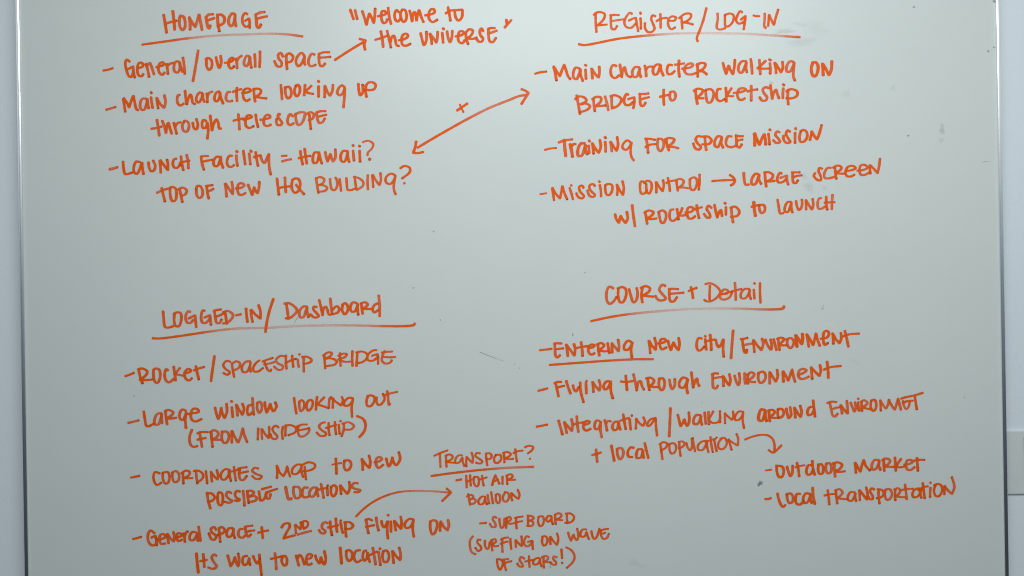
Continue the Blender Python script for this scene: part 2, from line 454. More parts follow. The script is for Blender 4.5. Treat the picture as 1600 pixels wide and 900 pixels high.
STROKES = """
P heading | heading reading HOMEPAGE over a fading underline
@150,0 480,465 700,435 950,400 1200,375 1400,362 1533,360 @380,0 180,352 350,352 500,362 620,380 !1,1,.9,.55,.45,.45,.45,.5,.6,.9
W HOMEPAGE ~1.08
@150,0 705,155 722,250 735,340 ; 800,115 812,210 820,310 ; 730,245 785,228 840,215
880,165 868,210 875,280 900,312 925,290 928,220 910,172 875,162
972,180 980,240 980,308 ; 972,182 1005,240 1035,280* 1060,200 1075,150* 1090,230 1105,312
1145,175 1155,230 1165,280 1180,298 1190,265 ; 1145,180 1170,155 1220,148 ; 1160,212 1200,200 1235,188
1265,150 1270,240 1285,325 ; 1265,165 1300,150 1340,190 1325,245 1265,270
1450,150 1420,140 1385,190 1385,250 1410,272 1440,230 1450,150* 1448,220 1460,275
1578,148 1553,137 1526,180 1532,250 1565,280 1597,262 ~.9 ; @380,0 18,218 62,192* 68,240 68,292 ~.9
130,150 138,220 145,280 165,290 185,255 ; 135,150 180,130 225,125 ; 145,195 200,180 250,170

P note | note reading General / overall space
@150,0 75,735 120,728 175,710
W General
352,642 320,622 305,655 318,730 345,795 370,800 390,750 ; 340,718 388,690* 390,750 405,808
430,712 490,690 480,655 445,660 430,720 445,785 475,795 495,770
520,665 540,730 553,800 ; 530,690 560,655 580,700 605,775
625,700 665,690 705,675 700,650 670,655 650,700 660,755 690,780 715,755
735,665 745,720 750,770 ; 740,690 770,665 805,655
870,645 835,640 812,690 820,745 850,755 875,710 870,645* 885,700 900,748
905,600 918,680 925,770
W =slash
1065,525 1040,680 1010,845
W overall
1140,615 1175,605 1205,635 1205,700 1178,728 1155,700 1150,620
1250,595 1265,660 1285,710 1305,650 1298,580
1340,655 1400,645 1435,615 1415,600 1385,630 1385,690 1410,715 1440,690
1460,610 1468,660 1470,710 ; 1465,640 1490,600 1520,580
@380,0 65,590 40,580 15,620 10,670 35,690 60,650 70,590* 75,640 85,705
120,565 125,640 125,695
175,535 175,620 170,700
W space
415,590 390,550 365,570 370,610 400,650 395,690 355,690 325,635
450,570 450,640 458,720 ; 440,590 475,555 520,590 500,640 450,650
640,590 610,550 565,590 550,650 575,690 610,660 640,590* 635,640 645,675
745,570 715,560 685,610 680,660 705,690 755,675
790,560 790,620 800,680 825,690 855,660 ; 790,560 840,545 900,545 ; 810,600 860,597 910,592

P arrow | short arrow pointing up right to the quoted welcome
@380,0 955,625 1100,530 1250,440 ; 1210,405 1275,420* 1260,470 1270,518

P note | quoted note reading Welcome to the universe
@380,0 1115,100 1150,200 ; 1165,105 1188,198
W =quotation_mark
@580,0 1408,205 1412,240 ; 1460,210 1430,240 1390,288
W Welcome
@380,0 1240,115 1265,190 1285,260* 1300,190 1315,140* 1340,190 1360,240* 1370,170 1375,90
1400,170 1450,160 1485,145 1475,115 1445,120 1440,190 1460,240 1490,230 1500,200
1510,80 1520,170 1540,250
@580,0 285,125 265,105 245,140 250,200 275,225 305,195
325,100 305,140 315,200 340,230 365,200 365,130 345,100 320,102
400,110 415,165 428,225* 435,150 450,125 465,160 472,220* 485,140 500,105 515,160 545,230
560,160 620,150 660,130 655,100 625,95 600,140 605,200 640,230 690,205
W to
800,75 815,150 825,215 ; 775,140 830,110 900,105 950,100 ; 870,120 880,180 910,215 945,180 950,105
W the
100,325 115,400 125,490 ; 40,415 110,395 170,370
165,320 185,400 205,495 ; 200,440 215,385 235,370 250,410 265,470 290,480
285,420 340,410 385,375 365,350 330,365 315,420 330,470 370,475 410,455
W UNIVERSE
515,345 530,410 550,470 575,420 575,330
610,350 625,400 632,460 ; 612,350 650,400 680,445* 690,390 692,330
740,340 750,445 ; 745,295 760,305
790,325 800,390 820,440 840,390 845,320
875,380 930,370 965,345 950,325 920,330 905,380 915,435 950,450 975,420
985,350 990,400 1010,460 ; 985,340 1020,305 1060,320 1040,370 1000,400* 1060,405 1100,390
1165,325 1150,295 1130,320 1140,370 1165,400 1155,430 1125,435 1098,408
1222,300 1222,370 1235,430 1265,440 1300,395 ; 1215,300 1250,292 1290,293 ; 1235,345 1280,330 1310,318

P note | note reading Main character looking up through telescope
@150,110 105,410 150,398 205,380
W Main
285,295 295,360 305,430 ; 290,290 330,350 345,385* 370,310 390,265* 405,340 420,400 440,415
525,295 485,295 460,345 470,405 500,410 525,360 535,295* 540,350 550,395
573,280 580,335 590,390 ; 570,225 580,238
632,285 640,340 648,395 ; 635,290 670,350 710,390* 725,330 712,258
W character
875,255 855,260 845,310 860,355 885,365 915,345
928,212 935,290 945,352 ; 945,352 962,290 985,250 1000,300 1010,340 1032,350
1110,240 1080,230 1050,270 1045,315 1070,335 1100,290 1112,240* 1115,290 1130,328
1155,240 1160,290 1160,332 ; 1160,270 1180,235 1215,220
1285,220 1255,230 1235,275 1240,315 1265,320 1290,270 1290,220* 1300,280 1325,345
1400,225 1375,225 1355,270 1360,310 1390,325 1420,315
1468,180 1465,250 1470,320 ; 1425,225 1470,205 1515,195
@380,110 -15,235 40,230 80,210 60,190 20,195 0,230 5,290 35,318 70,300
110,190 115,260 125,325 ; 105,200 145,190 185,205 175,245 130,275* 180,285 245,292
W looking
392,150 400,230 405,300
440,180 475,170 500,210 495,270 465,292 442,250 437,175
555,155 535,200 540,250 560,270 585,240 590,180 570,150 545,160
645,150 640,210 635,260 ; 710,160 680,190 640,215* 680,235 730,245
785,165 785,275 ; 780,108 790,120
850,160 850,220 848,280 ; 855,170 880,230 905,265* 930,210 935,150
1055,175 1030,155 995,185 980,235 1005,260 1040,235 1060,180* 1055,270 1045,385
W up
1200,140 1205,210 1220,260 1245,230 1245,150
1280,180 1275,220 1285,275 ; 1275,170 1300,130 1350,125 1380,150 1365,195 1320,205 1270,205
W through
@150,110 635,515 648,590 660,680 ; 575,608 630,600 685,585
690,525 715,590 730,650 ; 730,640 740,570 755,545 770,600 790,660
810,545 825,600 840,660 ; 820,590 850,550 885,540
920,530 900,570 910,625 940,640 965,610 965,550 935,525 915,532
1008,545 1020,600 1045,615 1062,570 1045,505
1150,530 1120,515 1105,550 1115,600 1145,595 1160,540* 1170,620 1160,710
1190,470 1200,550 1210,625 ; 1210,620 1225,560 1255,510 1275,550 1285,605 1305,605
W telescope
1482,455 1490,530 1495,615 ; 1430,525 1480,510 1540,500
@380,110 0,515 60,500 90,485 70,468 40,475 25,520 30,580 65,600 110,580
130,460 140,530 155,590
175,515 240,505 280,490 270,465 235,470 215,520 220,565 250,580 290,565
385,460 370,452 362,480 385,515 405,545 390,570 355,565 345,525 350,505
520,480 490,455 465,500 465,550 490,568 528,550
545,450 550,510 570,565 600,560 635,500 640,440 600,435 545,455
690,460 695,530 705,610 ; 660,455 700,435 735,455 725,500 680,520
765,435 770,490 790,545 825,540 850,500 ; 765,435 810,425 860,425 ; 790,480 830,470 868,462

P note | note reading Launch facility = Hawaii? Top of new HQ building?
@150,200 140,430 180,422 225,408 ~1.15
W LAUNCH
282,350 288,420 305,480 345,475 375,465
460,355 420,350 395,400 400,465 430,475 455,430 480,360* 485,420 495,480
547,358 555,415 575,450 605,440 618,390 595,340
665,340 672,400 675,465 ; 670,335 710,390 750,440* 750,380 740,330
840,320 815,325 800,370 815,410 845,415 875,385
885,295 895,370 910,440 ; 945,280 960,350 962,420 ; 870,365 920,350 975,340
W Facility
1095,300 1105,370 1125,435 ; 1090,300 1130,292 1170,292 ; 1115,350 1160,340 1215,330
1290,300 1255,300 1225,345 1235,395 1265,395 1290,345 1300,295* 1305,360 1325,415
1420,290 1390,290 1365,340 1375,395 1410,405 1440,385
1462,285 1465,340 1475,395 ; 1460,240 1475,252
1535,235 1545,310 1555,380
@380,200 62,265 70,330 75,378 ; 75,235 88,248
130,250 140,320 155,395 ; 110,305 150,290 180,285
180,285 195,335 220,365 250,310 268,268* 268,350 275,430 288,485
W =equals_sign
400,292 455,288 ; 405,348 450,335 500,325
W Hawaii?
595,240 605,310 620,380 ; 640,215 650,290 662,370 ; 575,315 640,300 700,290
780,255 745,255 725,310 735,365 765,360 785,310 790,250* 800,310 820,370
855,250 865,300 880,350* 895,310 908,270* 920,310 935,350* 960,310 960,222
1085,240 1040,240 1015,290 1025,345 1055,350 1080,300 1088,240* 1090,300 1105,355
1145,235 1150,290 1155,340 ; 1140,178 1150,188
1212,235 1215,290 1218,350 ; 1205,185 1218,192
1245,148 1300,132 1355,165 1340,215 1300,255 1295,285 ~.8 ; 1312,322 1322,328 ~1.2
W TOP
@150,200 685,625 700,690 718,765 ; 635,675 690,650 745,632
770,625 775,710 795,760 825,755 840,690 830,630 795,615 765,625
870,630 885,700 900,770 ; 860,640 900,620 945,650 930,690 880,710
W OF
1045,640 1050,700 1075,730 1105,710 1110,650 1085,605 1055,605 1043,640
1155,610 1160,670 1175,735 ; 1140,605 1175,600 1215,595 ; 1165,660 1195,650 1225,632
W NEW
1345,580 1355,650 1360,715 ; 1350,580 1390,640 1425,690* 1425,630 1415,560
1455,630 1520,620 1545,595 1520,575 1485,585 1475,640 1490,690 1525,695 1560,675
@380,200 50,590 70,640 95,700* 105,650 115,615* 130,655 150,680* 165,620 168,560
W HQ
352,525 360,600 372,695 ; 435,515 438,590 445,670 ; 370,625 420,615 480,608
515,535 505,590 510,640 540,675 575,655 595,590 580,535 545,525 515,540 ; 550,590 590,640 635,690
W BUILDING? ~.92
760,520 770,600 785,675 ; 755,530 800,510 845,535 830,575 785,595* 830,595 875,620 860,650 780,665
905,530 910,590 925,640 955,645 980,600 975,540 960,515
1005,530 1012,590 1020,655
1075,520 1080,590 1090,645 1130,645 1160,632
1160,505 1170,580 1180,640 ; 1150,510 1200,520 1250,560 1245,605 1180,645
1298,490 1295,560 1300,640
1345,490 1350,550 1355,615 ; 1350,490 1385,550 1420,595* 1435,540 1430,470
@560,230 380,290 340,275 290,310 285,360 325,385 370,345 388,290* 370,380 370,440 388,490
435,220 480,195 535,215 535,260 490,300 455,325 ; 476,372 482,378

P arrow | long double-headed arrow between the top two lists
@600,110 350,805 500,715 700,600 900,490 1100,390 1300,310 1400,270 1475,255 !1,1,1,.88,.75,.7,.78,.85
335,740 325,800 305,858* 350,862 410,850 ; 1430,195 1470,210 1505,235* 1470,290 1432,350
P cross_mark | small cross mark above the long double arrow
760,418 810,385 868,345 ; 790,355 810,400 828,435 ~.75

P heading | heading reading REGISTER / LOG-IN over a fading underline
@890,0 95,460 150,470 250,455 500,405 750,375 1000,355 1300,345 @1090,0 267,347 500,352 800,370 1065,387 !1,1,1,.8,.45,.35,.32,.32,.4,.5,.9
W REGISTER ~.9
@890,0 270,135 272,230 280,335 ; 250,155 300,125 365,145 355,200 290,265* 340,260 390,255
430,170 430,240 440,300 470,305 495,270 ; 420,160 470,155 515,158 ; 440,220 500,210 570,200
650,145 630,132 590,175 570,235 590,280 640,290 685,250 ; 615,215 670,190 690,185* 700,250 715,325
738,190 742,240 742,300 ; 735,130 742,145
895,170 865,160 850,195 870,250 885,300 850,335 810,330 785,290 785,240
945,145 948,220 948,290 ; 905,220 950,195 1015,185
1030,215 1090,215 1110,185 1070,170 1030,200 1030,270 1060,305 1100,285
1165,185 1170,240 1175,300 ; 1140,190 1200,145 1260,145 1265,175 1230,215 1180,235* 1230,240 1285,255
W =slash ~.9
1425,85 1390,220 1350,330 1325,400 1335,430
W LOG-IN ~.9
@1090,0 208,140 210,200 200,290 230,308 290,292
285,160 285,220 290,270 320,275 370,220 375,160 340,140 285,155
465,130 445,115 415,160 402,215 425,245 470,235 500,200 ; 450,205 500,165* 490,240 480,305
580,160 610,168 645,168
700,140 698,210 695,275 712,292
745,155 740,210 735,270 ; 748,160 770,210 795,260* 815,180 840,100

P note | note reading Main character walking on bridge to rocketship
@820,80 105,235 160,220 225,212
W Main
300,160 315,220 330,305 ; 300,158 335,215 365,260* 390,190 410,140* 430,200 450,260 475,290
570,180 530,170 505,225 510,280 540,290 565,240 580,180* 580,240 605,310
632,190 635,240 638,288 ; 625,142 642,150
695,180 700,230 705,285 ; 700,185 735,240 770,275* 778,220 775,160
W character
955,155 920,145 895,190 905,260 940,280 985,250
990,138 1000,200 1010,270 ; 1010,260 1020,200 1040,165 1050,210 1070,255 1105,270
1195,170 1150,165 1120,210 1130,265 1165,265 1190,210 1200,175* 1195,220 1210,270
1250,150 1260,200 1265,262 ; 1260,200 1285,165 1330,160
1410,140 1370,140 1335,190 1345,240 1375,240 1400,190 1415,140* 1420,200 1445,255
@890,0 1070,680 1035,675 1015,720 1025,770 1060,770 1095,740
1140,630 1135,720 1145,800 ; 1095,675 1140,668 1195,660
1170,715 1250,705 1285,680 1265,660 1215,680 1195,730 1220,770 1270,775 1320,760
1330,665 1335,730 1335,800 ; 1320,680 1370,655 1415,665 1400,710 1340,745* 1390,745 1430,775
W walking
@1050,80 530,120 545,180 565,240* 580,180 590,150 610,200 635,240* 650,160 655,90
775,105 730,105 695,150 695,210 725,225 755,170 775,110* 770,170 780,220
820,80 830,160 835,235
910,90 915,160 920,240 ; 975,100 930,145 890,178* 950,182 1010,180
1020,125 1025,180 1022,235 ; 1010,85 1030,95
1070,120 1080,170 1085,230 ; 1075,125 1105,170 1135,220* 1155,170 1150,110
1270,115 1230,105 1195,155 1195,210 1225,215 1255,170 1275,115* 1265,200 1265,270 1280,305
W ON ~1.1
1465,125 1450,180 1465,250 1490,262 1515,220 1520,150 1495,115 1460,120
@1200,80 568,130 572,190 575,250 ; 572,135 605,190 635,250* 660,190 665,105
W BRIDGE
@820,80 540,460 555,540 575,655 ; 525,500 570,470 630,490 640,520 575,555* 640,545 680,575 650,610 575,635
715,490 720,560 730,625 ; 700,500 745,475 795,485 790,525 735,575* 790,570 840,565
835,470 855,540 870,615
905,480 905,540 910,590 ; 890,470 940,458 1005,495 1000,530 960,575 905,595
1080,455 1060,445 1035,500 1045,555 1090,560 1125,530 ; 1075,500 1140,480* 1140,540 1130,595
1200,445 1200,510 1210,565 1235,570 1258,535 ; 1190,445 1240,445 1290,440 ; 1215,500 1250,490 1295,478
W to
1447,400 1445,480 1450,560 ; 1405,475 1450,465 1495,455
1515,430 1510,480 1530,515 1560,500 1570,450 1550,420 1512,425
W ROCKETSHIP
@1050,80 245,400 250,470 265,550 ; 225,415 270,390 320,405 310,440 245,490* 290,490 330,490
350,405 355,470 370,530 400,535 430,480 430,420 400,395 350,405
510,395 480,395 465,440 470,500 500,520 548,500
560,380 565,450 565,525 ; 620,385 590,430 570,460* 600,468 640,468
640,435 720,425 770,400 745,385 700,395 680,440 690,490 720,510 760,490
825,360 825,440 825,515 ; 785,420 830,405 890,398
1010,385 975,375 945,400 960,440 990,480 980,510 940,515 912,480
1025,355 1035,430 1045,495 ; 1045,490 1060,430 1085,400 1095,440 1115,490
1160,385 1155,440 1155,490 ; 1155,345 1170,355
1210,400 1205,480 1212,555 ; 1190,420 1240,395 1305,420 1300,465 1250,490 1190,490

P note | note reading Training for space mission
@830,190 140,295 200,280 262,275 ~.85
W Training
345,190 350,270 360,360 ~1.15 ; 285,218 350,195 430,185
405,235 420,300 430,365 ~1.15 ; 415,270 440,235 465,235
560,225 515,230 485,300 490,355 525,355 555,290 565,235* 565,300 585,340 ~1.15
598,250 602,290 605,330 ; 600,195 612,208
635,225 645,280 650,335 ; 640,230 675,290 705,325* 725,260 715,190
770,210 775,260 775,315 ; 765,160 778,172
825,210 835,260 840,310 ; 830,215 860,265 890,305* 905,240 895,160
1035,215 1000,195 960,230 950,270 985,295 1025,260 1045,215* 1035,300 1045,370 1070,405 ~.9
W FOR
1200,180 1210,250 1218,325 ; 1185,178 1240,180 1290,190 ; 1190,265 1240,240 1300,235
1320,180 1315,240 1325,290 1350,308 1375,270 1380,210 1355,180 1315,180
1405,185 1415,240 1435,300 ; 1395,185 1440,170 1490,185 1475,220 1410,265* 1470,262 1535,278
W SPACE
@1060,170 240,290 200,285 180,320 200,360 235,400 215,425 175,410 155,360
275,290 280,350 290,430 ; 250,290 310,290 345,330 320,365 245,370
455,295 415,285 380,330 380,385 410,400 435,350 455,295* 445,350 465,405
555,290 520,285 495,340 505,385 550,400 600,385
600,280 605,330 610,385 635,405 660,370 ; 595,275 630,285 675,285 ; 610,335 640,325 670,320
W MISSION
790,260 795,320 795,385 ~1.1 ; 795,255 815,310 845,375* 870,310 895,265* 905,320 910,372 ~1.1
938,260 945,320 950,372 ; 948,215 960,225
1055,245 1030,235 1010,270 1040,310 1060,345 1020,355 985,325
1165,240 1140,225 1120,260 1145,310 1165,345 1125,355 1095,320 1095,280
1215,250 1215,355 ; 1218,200 1225,215
1275,235 1260,290 1270,340 1300,345 1340,300 1335,240 1305,220 1270,235
1390,235 1380,285 1370,325 ; 1390,240 1420,290 1445,320* 1470,250 1492,170

P note | note reading Mission control, arrow, large screen w/ rocketship to launch
@830,190 92,755 125,752 158,745 ~.85
W =arrow
@940,250 1150,220 1250,212 1375,208 ; 1335,155 1370,180 1388,210 1375,245 1345,265
W MISSION ~.93
@830,190 218,695 230,760 238,820 ; 220,690 255,750 300,800* 315,730 325,670* 345,740 375,810
400,690 420,750 435,810 ; 412,662 422,668
545,690 530,665 500,680 510,730 550,775 530,800 490,785 470,745
665,670 640,650 605,670 620,720 665,765 645,785 605,770 585,715
715,660 725,720 728,780 ; 705,620 715,630
770,670 775,730 790,765 820,760 845,710 840,660 800,650 768,665
892,655 900,710 895,765 ; 895,660 925,720 955,765* 965,690 950,620
W CONTROL ~.93
@940,250 440,225 410,225 400,290 415,350 450,345 475,310
440,240 480,215 515,235 520,300 495,350 470,330 465,250
565,230 570,280 570,340 ; 570,230 600,280 635,325* 648,260 640,210
690,185 705,260 712,325 ; 672,240 720,220 775,212
780,215 785,270 795,320 ; 770,215 815,195 855,220 840,260 790,290* 840,285 905,295
920,200 920,260 935,310 965,310 990,260 990,200 960,180 918,200
1020,150 1020,230 1012,310
W LARGE
@1150,230 80,265 85,330 100,390 135,388
240,285 205,275 165,330 165,385 200,385 225,330 240,285* 240,340 262,382
300,260 305,330 315,410 ; 290,265 340,260 385,290 370,330 315,360* 360,355 405,350
475,275 460,265 430,320 440,365 480,365 522,335 ; 460,320 530,295* 530,340 545,390
590,270 590,330 600,370 625,372 645,345 ; 580,262 620,262 665,262 ; 600,310 640,298 685,293
W SCREEN ~.95
900,225 870,215 860,250 885,310 880,345 840,335 810,295 825,270
990,215 955,215 920,270 925,320 960,325 1022,310
1030,205 1035,260 1045,330 ; 1010,215 1060,190 1100,210 1085,240 1035,265* 1080,275 1135,275
1135,250 1200,240 1245,220 1220,195 1165,205 1140,260 1155,300 1195,305 1235,285
1260,245 1330,235 1370,215 1345,185 1300,190 1285,240 1300,285 1335,290 1385,265
1395,185 1395,230 1400,275 ; 1400,190 1440,230 1475,270* 1490,200 1500,120
W w/
@940,250 140,565 155,620 180,655* 190,610 200,580* 220,620 250,655* 272,610 262,540
318,470 330,570 348,690
W ROCKETSHIP
455,545 465,600 475,665 ; 445,550 490,525 540,545 525,575 470,610* 520,615 575,608
595,545 605,600 625,655 650,650 672,590 665,545 630,525 590,545
750,515 720,520 708,570 715,620 745,635 792,600
785,510 795,565 800,620 ; 840,500 825,545 800,575* 835,580 885,570
870,548 930,540 960,510 935,490 900,500 890,560 905,605 940,610 975,585
990,470 1000,540 1015,605 ; 970,515 1010,500 1045,492
1145,500 1115,475 1095,510 1125,560 1130,595 1100,600 1065,560
1175,465 1190,540 1205,600 ; 1205,595 1225,540 1243,520 1250,550 1255,585
1295,490 1295,570 ; 1280,445 1292,455
1350,490 1355,560 1370,650 ; 1340,500 1390,485 1435,535 1415,580 1345,592
W to
@1150,230 185,570 190,640 202,715 ~1.15 ; 160,622 200,610 250,600
240,605 245,650 265,685 295,670 300,620 280,600 240,605
W LAUNCH ~.95
432,545 445,620 460,690 495,685
575,570 540,570 510,620 510,670 540,675 565,620 578,570* 575,630 588,680
625,560 635,615 655,655 680,630 690,580 685,545
728,550 730,600 730,650 ; 730,555 760,605 790,650* 805,600 798,538
890,530 865,535 850,590 860,640 890,640 930,618
940,515 940,585 950,650 ; 1005,495 1000,570 998,645 ; 920,578 970,575 1030,572

P heading | heading reading LOGGED-IN / Dashboard over a fading underline
@230,440 55,590 130,592 350,565 650,520 900,490 1250,480 @420,440 333,460 600,455 900,455 1200,462 1450,460 1510,450 1522,435 !1,1,.95,.65,.5,.45,.4,.4,.4,.5,.6,.9,1
W LOGGED-IN
@230,440 165,310 172,380 185,470 210,480 270,465
285,330 280,400 295,460 330,465 355,400 350,330 310,320 275,340
450,315 425,310 400,360 415,425 450,430 480,400 ; 430,385 500,350* 505,420 512,475
600,305 580,300 562,360 575,425 610,430 655,385 ; 595,375 655,350* 660,400 665,450
700,310 710,370 725,430 755,430 775,395 ; 690,305 730,295 770,290 ; 715,365 760,350 800,330
810,310 820,370 828,440 ; 790,320 840,305 895,345 885,380 830,430 790,435
925,350 950,346 978,340
1030,280 1035,350 1045,420
1080,295 1085,350 1098,420 ; 1085,295 1130,345 1180,385* 1180,310 1160,245
W =slash
1315,180 1275,300 1245,430 1232,525
W Dashboard
@420,440 185,240 195,310 205,385 ; 160,230 215,225 295,295 270,340 205,385 175,380
400,260 360,260 320,310 325,370 360,370 385,310 400,265* 400,320 415,370
500,265 470,260 465,290 500,330 520,360 480,375 430,340
525,190 545,270 560,350 ; 560,340 570,280 590,260 610,290 625,340 645,345
640,175 650,260 660,340 ; 665,290 710,255 735,285 720,320 665,340
770,245 765,300 790,340 820,310 820,250 795,225 762,245
925,230 880,215 850,260 860,310 895,310 920,265 930,230* 925,280 932,345
965,230 970,280 978,335 ; 955,230 1000,215 1030,235 1015,260 975,285* 1020,285 1085,285
1140,225 1100,245 1080,290 1100,320 1148,290 ; 1145,145 1155,250 1155,360

P note | note reading Rocket/spaceship bridge
@180,530 105,385 150,370 195,350
W ROCKET
245,315 260,390 285,460 ; 235,315 280,305 335,335 320,375 255,425* 320,425 385,420
400,315 400,390 420,450 445,450 470,390 460,320 425,305 395,320
550,325 530,310 515,370 530,430 560,450 615,410
610,285 620,360 630,430 ; 675,300 640,340 620,365* 660,370 710,380
715,355 770,345 790,325 760,310 725,345 735,410 770,430 800,405
840,280 855,350 872,420 ; 820,325 870,305 930,288
W =slash
1035,175 1015,310 998,435
W SPACESHIP ~.9
1200,235 1160,225 1125,270 1150,310 1195,345 1170,370 1125,350
1215,250 1225,320 1240,395 ; 1220,255 1260,230 1300,250 1285,300 1230,325
1410,230 1360,235 1320,290 1330,340 1370,340 1400,290 1412,235* 1405,280 1412,340
1505,220 1475,240 1440,290 1445,335 1490,335 1540,300
@410,520 20,290 35,340 60,390 85,400 92,380 ; 0,300 50,280 110,262 ; 15,330 70,320 125,305
230,245 190,240 140,285 165,320 215,345 205,380 165,385 120,350
245,235 245,300 252,375 ; 310,235 315,300 322,355 ; 235,320 290,290 345,272
350,272 368,280 372,320 380,355 ; 385,222 388,228
430,260 430,330 432,405 ; 410,250 470,250 515,285 490,310 430,325
W BRIDGE ~.9
645,225 648,290 655,370 ; 630,240 680,205 725,210 710,240 645,275* 710,265 775,295 755,330 670,345
810,210 810,280 815,345 ; 790,240 850,215 880,225 855,255 790,275* 850,300 915,300
938,190 935,270 940,345
990,205 985,270 980,345 ; 975,205 1040,195 1095,225 1085,270 1040,305 1000,315
1190,180 1150,185 1095,235 1100,285 1150,290 1205,250 ; 1140,240 1200,220* 1205,270 1205,325
1275,190 1250,240 1245,290 1280,320 1330,310 1348,285 ; 1240,205 1300,198 1355,195 ; 1255,250 1320,255 1385,252

P note | note reading Large window looking out (from inside ship)
@180,600 135,405 190,392 245,378
W =parenthesis
800,475 775,550 785,630 815,655 858,645
W =parenthesis
@410,590 985,400 1050,430 1075,490 1060,560 1010,620
W LARGE
@180,600 298,285 310,370 325,435 350,440 405,410
485,305 440,310 410,370 415,420 450,420 475,360 485,305* 485,360 490,410
525,290 530,350 542,420 ; 515,285 555,270 605,295 590,325 530,360* 580,360 640,350
740,280 700,265 670,310 675,360 705,375 730,330 742,285* 730,360 738,460
745,315 800,305 870,290 855,260 810,260 790,300 795,365 830,390 900,365
W WINDOW
1040,245 1055,310 1075,365* 1095,310 1105,245* 1115,300 1140,355* 1165,290 1160,205
1215,240 1225,345 ; 1205,178 1220,185
1262,215 1268,270 1275,330 ; 1265,220 1295,275 1325,320* 1342,260 1325,205
1430,220 1390,225 1375,280 1390,325 1435,290 ; 1430,145 1435,230 1445,320
1480,205 1480,260 1500,300 1525,270 1525,210 1505,185 1475,200
@410,590 25,255 30,310 45,365* 65,320 82,270* 95,320 115,350 148,300 135,258
W looking ~.92
330,210 340,290 355,375
385,250 385,310 400,350 430,320 435,260 410,235 380,255
470,250 460,310 480,345 515,310 525,250 500,230 465,255
570,200 562,260 558,335 ; 645,205 600,250 575,280* 640,300 690,320
700,215 695,260 690,318 ; 713,200 717,208
738,215 735,265 732,315 ; 720,215 770,255 820,290* 840,240 828,200
945,215 900,210 855,250 855,290 895,290 935,250 945,215* 930,310 935,410
W out ~.92
1100,190 1085,240 1090,290 1120,300 1160,260 1165,200 1130,185 1092,190
1190,205 1190,255 1210,285 1245,270 1275,215 1255,170
1300,140 1310,210 1318,285 1330,270 ; 1260,185 1330,165 1405,148
W FROM
@180,600 880,500 890,570 905,655 ; 855,515 900,500 965,500 ; 855,580 900,570 945,562
1000,500 1005,570 1015,655 ; 985,505 1030,480 1075,510 1060,550 1010,580* 1060,580 1110,580
1115,500 1110,560 1130,610 1160,610 1185,550 1170,500 1105,495
1215,490 1215,550 1215,610 ; 1218,490 1245,550 1280,610* 1310,540 1330,460* 1345,530 1375,605
W INSIDE ~.9
1490,460 1488,520 1485,580
@410,590 -8,535 -6,590 -3,640 ; -5,535 30,590 65,630* 72,570 70,510
170,520 140,500 105,530 120,570 155,610 140,640 100,630 85,590
215,510 205,570 212,640
245,505 240,560 240,605 ; 235,500 300,495 355,530 340,570 270,600
375,510 370,560 390,610 430,610 480,570 490,535 ; 360,510 410,490 465,488 ; 375,550 430,540 490,525
W SHIP ~.9
655,465 615,475 590,510 620,550 665,580 650,605 600,605 565,570
690,470 690,540 700,600 ; 755,460 760,530 768,590 ; 660,525 710,510 770,490
795,490 800,540 805,585 ; 812,450 815,455
850,490 845,550 825,610 ; 830,480 900,465 955,505 920,540 850,540

P note | note reading Coordinates map to new possible locations
@190,700 95,308 140,300 188,290
W COORDINATES ~.92
400,265 350,250 332,290 345,360 370,385 415,360
430,260 430,320 455,370 485,360 500,300 480,250 425,258
530,255 530,310 550,355 590,340 600,280 570,240 522,258
640,250 640,310 645,370 ; 620,265 670,235 710,250 700,285 640,315* 690,315 740,312
775,235 780,300 790,370 ; 750,240 800,235 850,275 840,320 785,360
878,240 885,300 892,370
930,245 935,300 942,350 ; 932,250 965,295 1000,330* 1005,280 992,230
1130,230 1080,220 1035,270 1040,320 1075,330 1115,280 1130,230* 1125,280 1140,345
1170,195 1180,270 1190,340 ; 1110,250 1170,240 1230,220
1235,215 1225,270 1235,325 1265,335 1305,290 ; 1210,215 1250,205 1305,200 ; 1215,265 1260,255 1320,243
1425,215 1390,205 1360,235 1400,270 1460,295 1440,320 1395,320 1360,290
W MAP ~.9
@410,690 150,250 155,310 152,380 ; 152,250 180,320 220,360* 245,310 258,255* 270,310 290,365
405,240 360,240 310,290 315,335 360,335 400,285 410,245* 405,300 425,370
440,260 445,320 455,395 ; 420,240 480,215 545,235 545,270 490,300 430,305
W to
765,175 770,260 772,335 ; 725,240 770,230 825,222 ~.8
855,200 850,260 875,300 910,280 925,230 900,195 850,200
W NEW
1035,180 1045,240 1045,295 ; 1035,180 1075,235 1115,275* 1125,210 1110,145
1165,215 1215,205 1245,180 1220,160 1190,175 1185,240 1210,275 1260,240
1290,175 1300,220 1315,260 1340,220 1355,160* 1365,210 1395,245 1435,180 1420,110
W POSSIBLE
@190,700 890,465 900,540 925,630 ; 885,480 930,470 970,510 950,545 900,560
1005,470 1000,530 1015,590 1040,595 1055,540 1045,470 1010,460
1145,470 1110,455 1090,490 1120,530 1150,550 1120,570 1075,560
1235,455 1205,445 1180,480 1200,520 1230,535 1215,550 1175,545
1265,445 1275,520 1280,600
1310,450 1315,510 1325,575 ; 1300,450 1350,445 1380,465 1340,500 1320,510* 1380,500 1410,520 1390,550 1330,560
1430,450 1440,510 1445,545 1475,540 1500,500 1512,465
1500,480 1515,525 1540,525 1552,480 ; 1460,430 1510,415 1560,402 ; 1500,465 1560,445 1622,425
W LOCATIONS
@410,690 242,470 255,540 275,600 305,592 ~1.15
325,475 325,540 350,590 385,580 400,530 380,475 325,470
475,480 435,480 415,530 425,575 460,580 490,565
570,480 525,480 490,530 500,570 530,570 560,520 570,480* 570,530 582,570
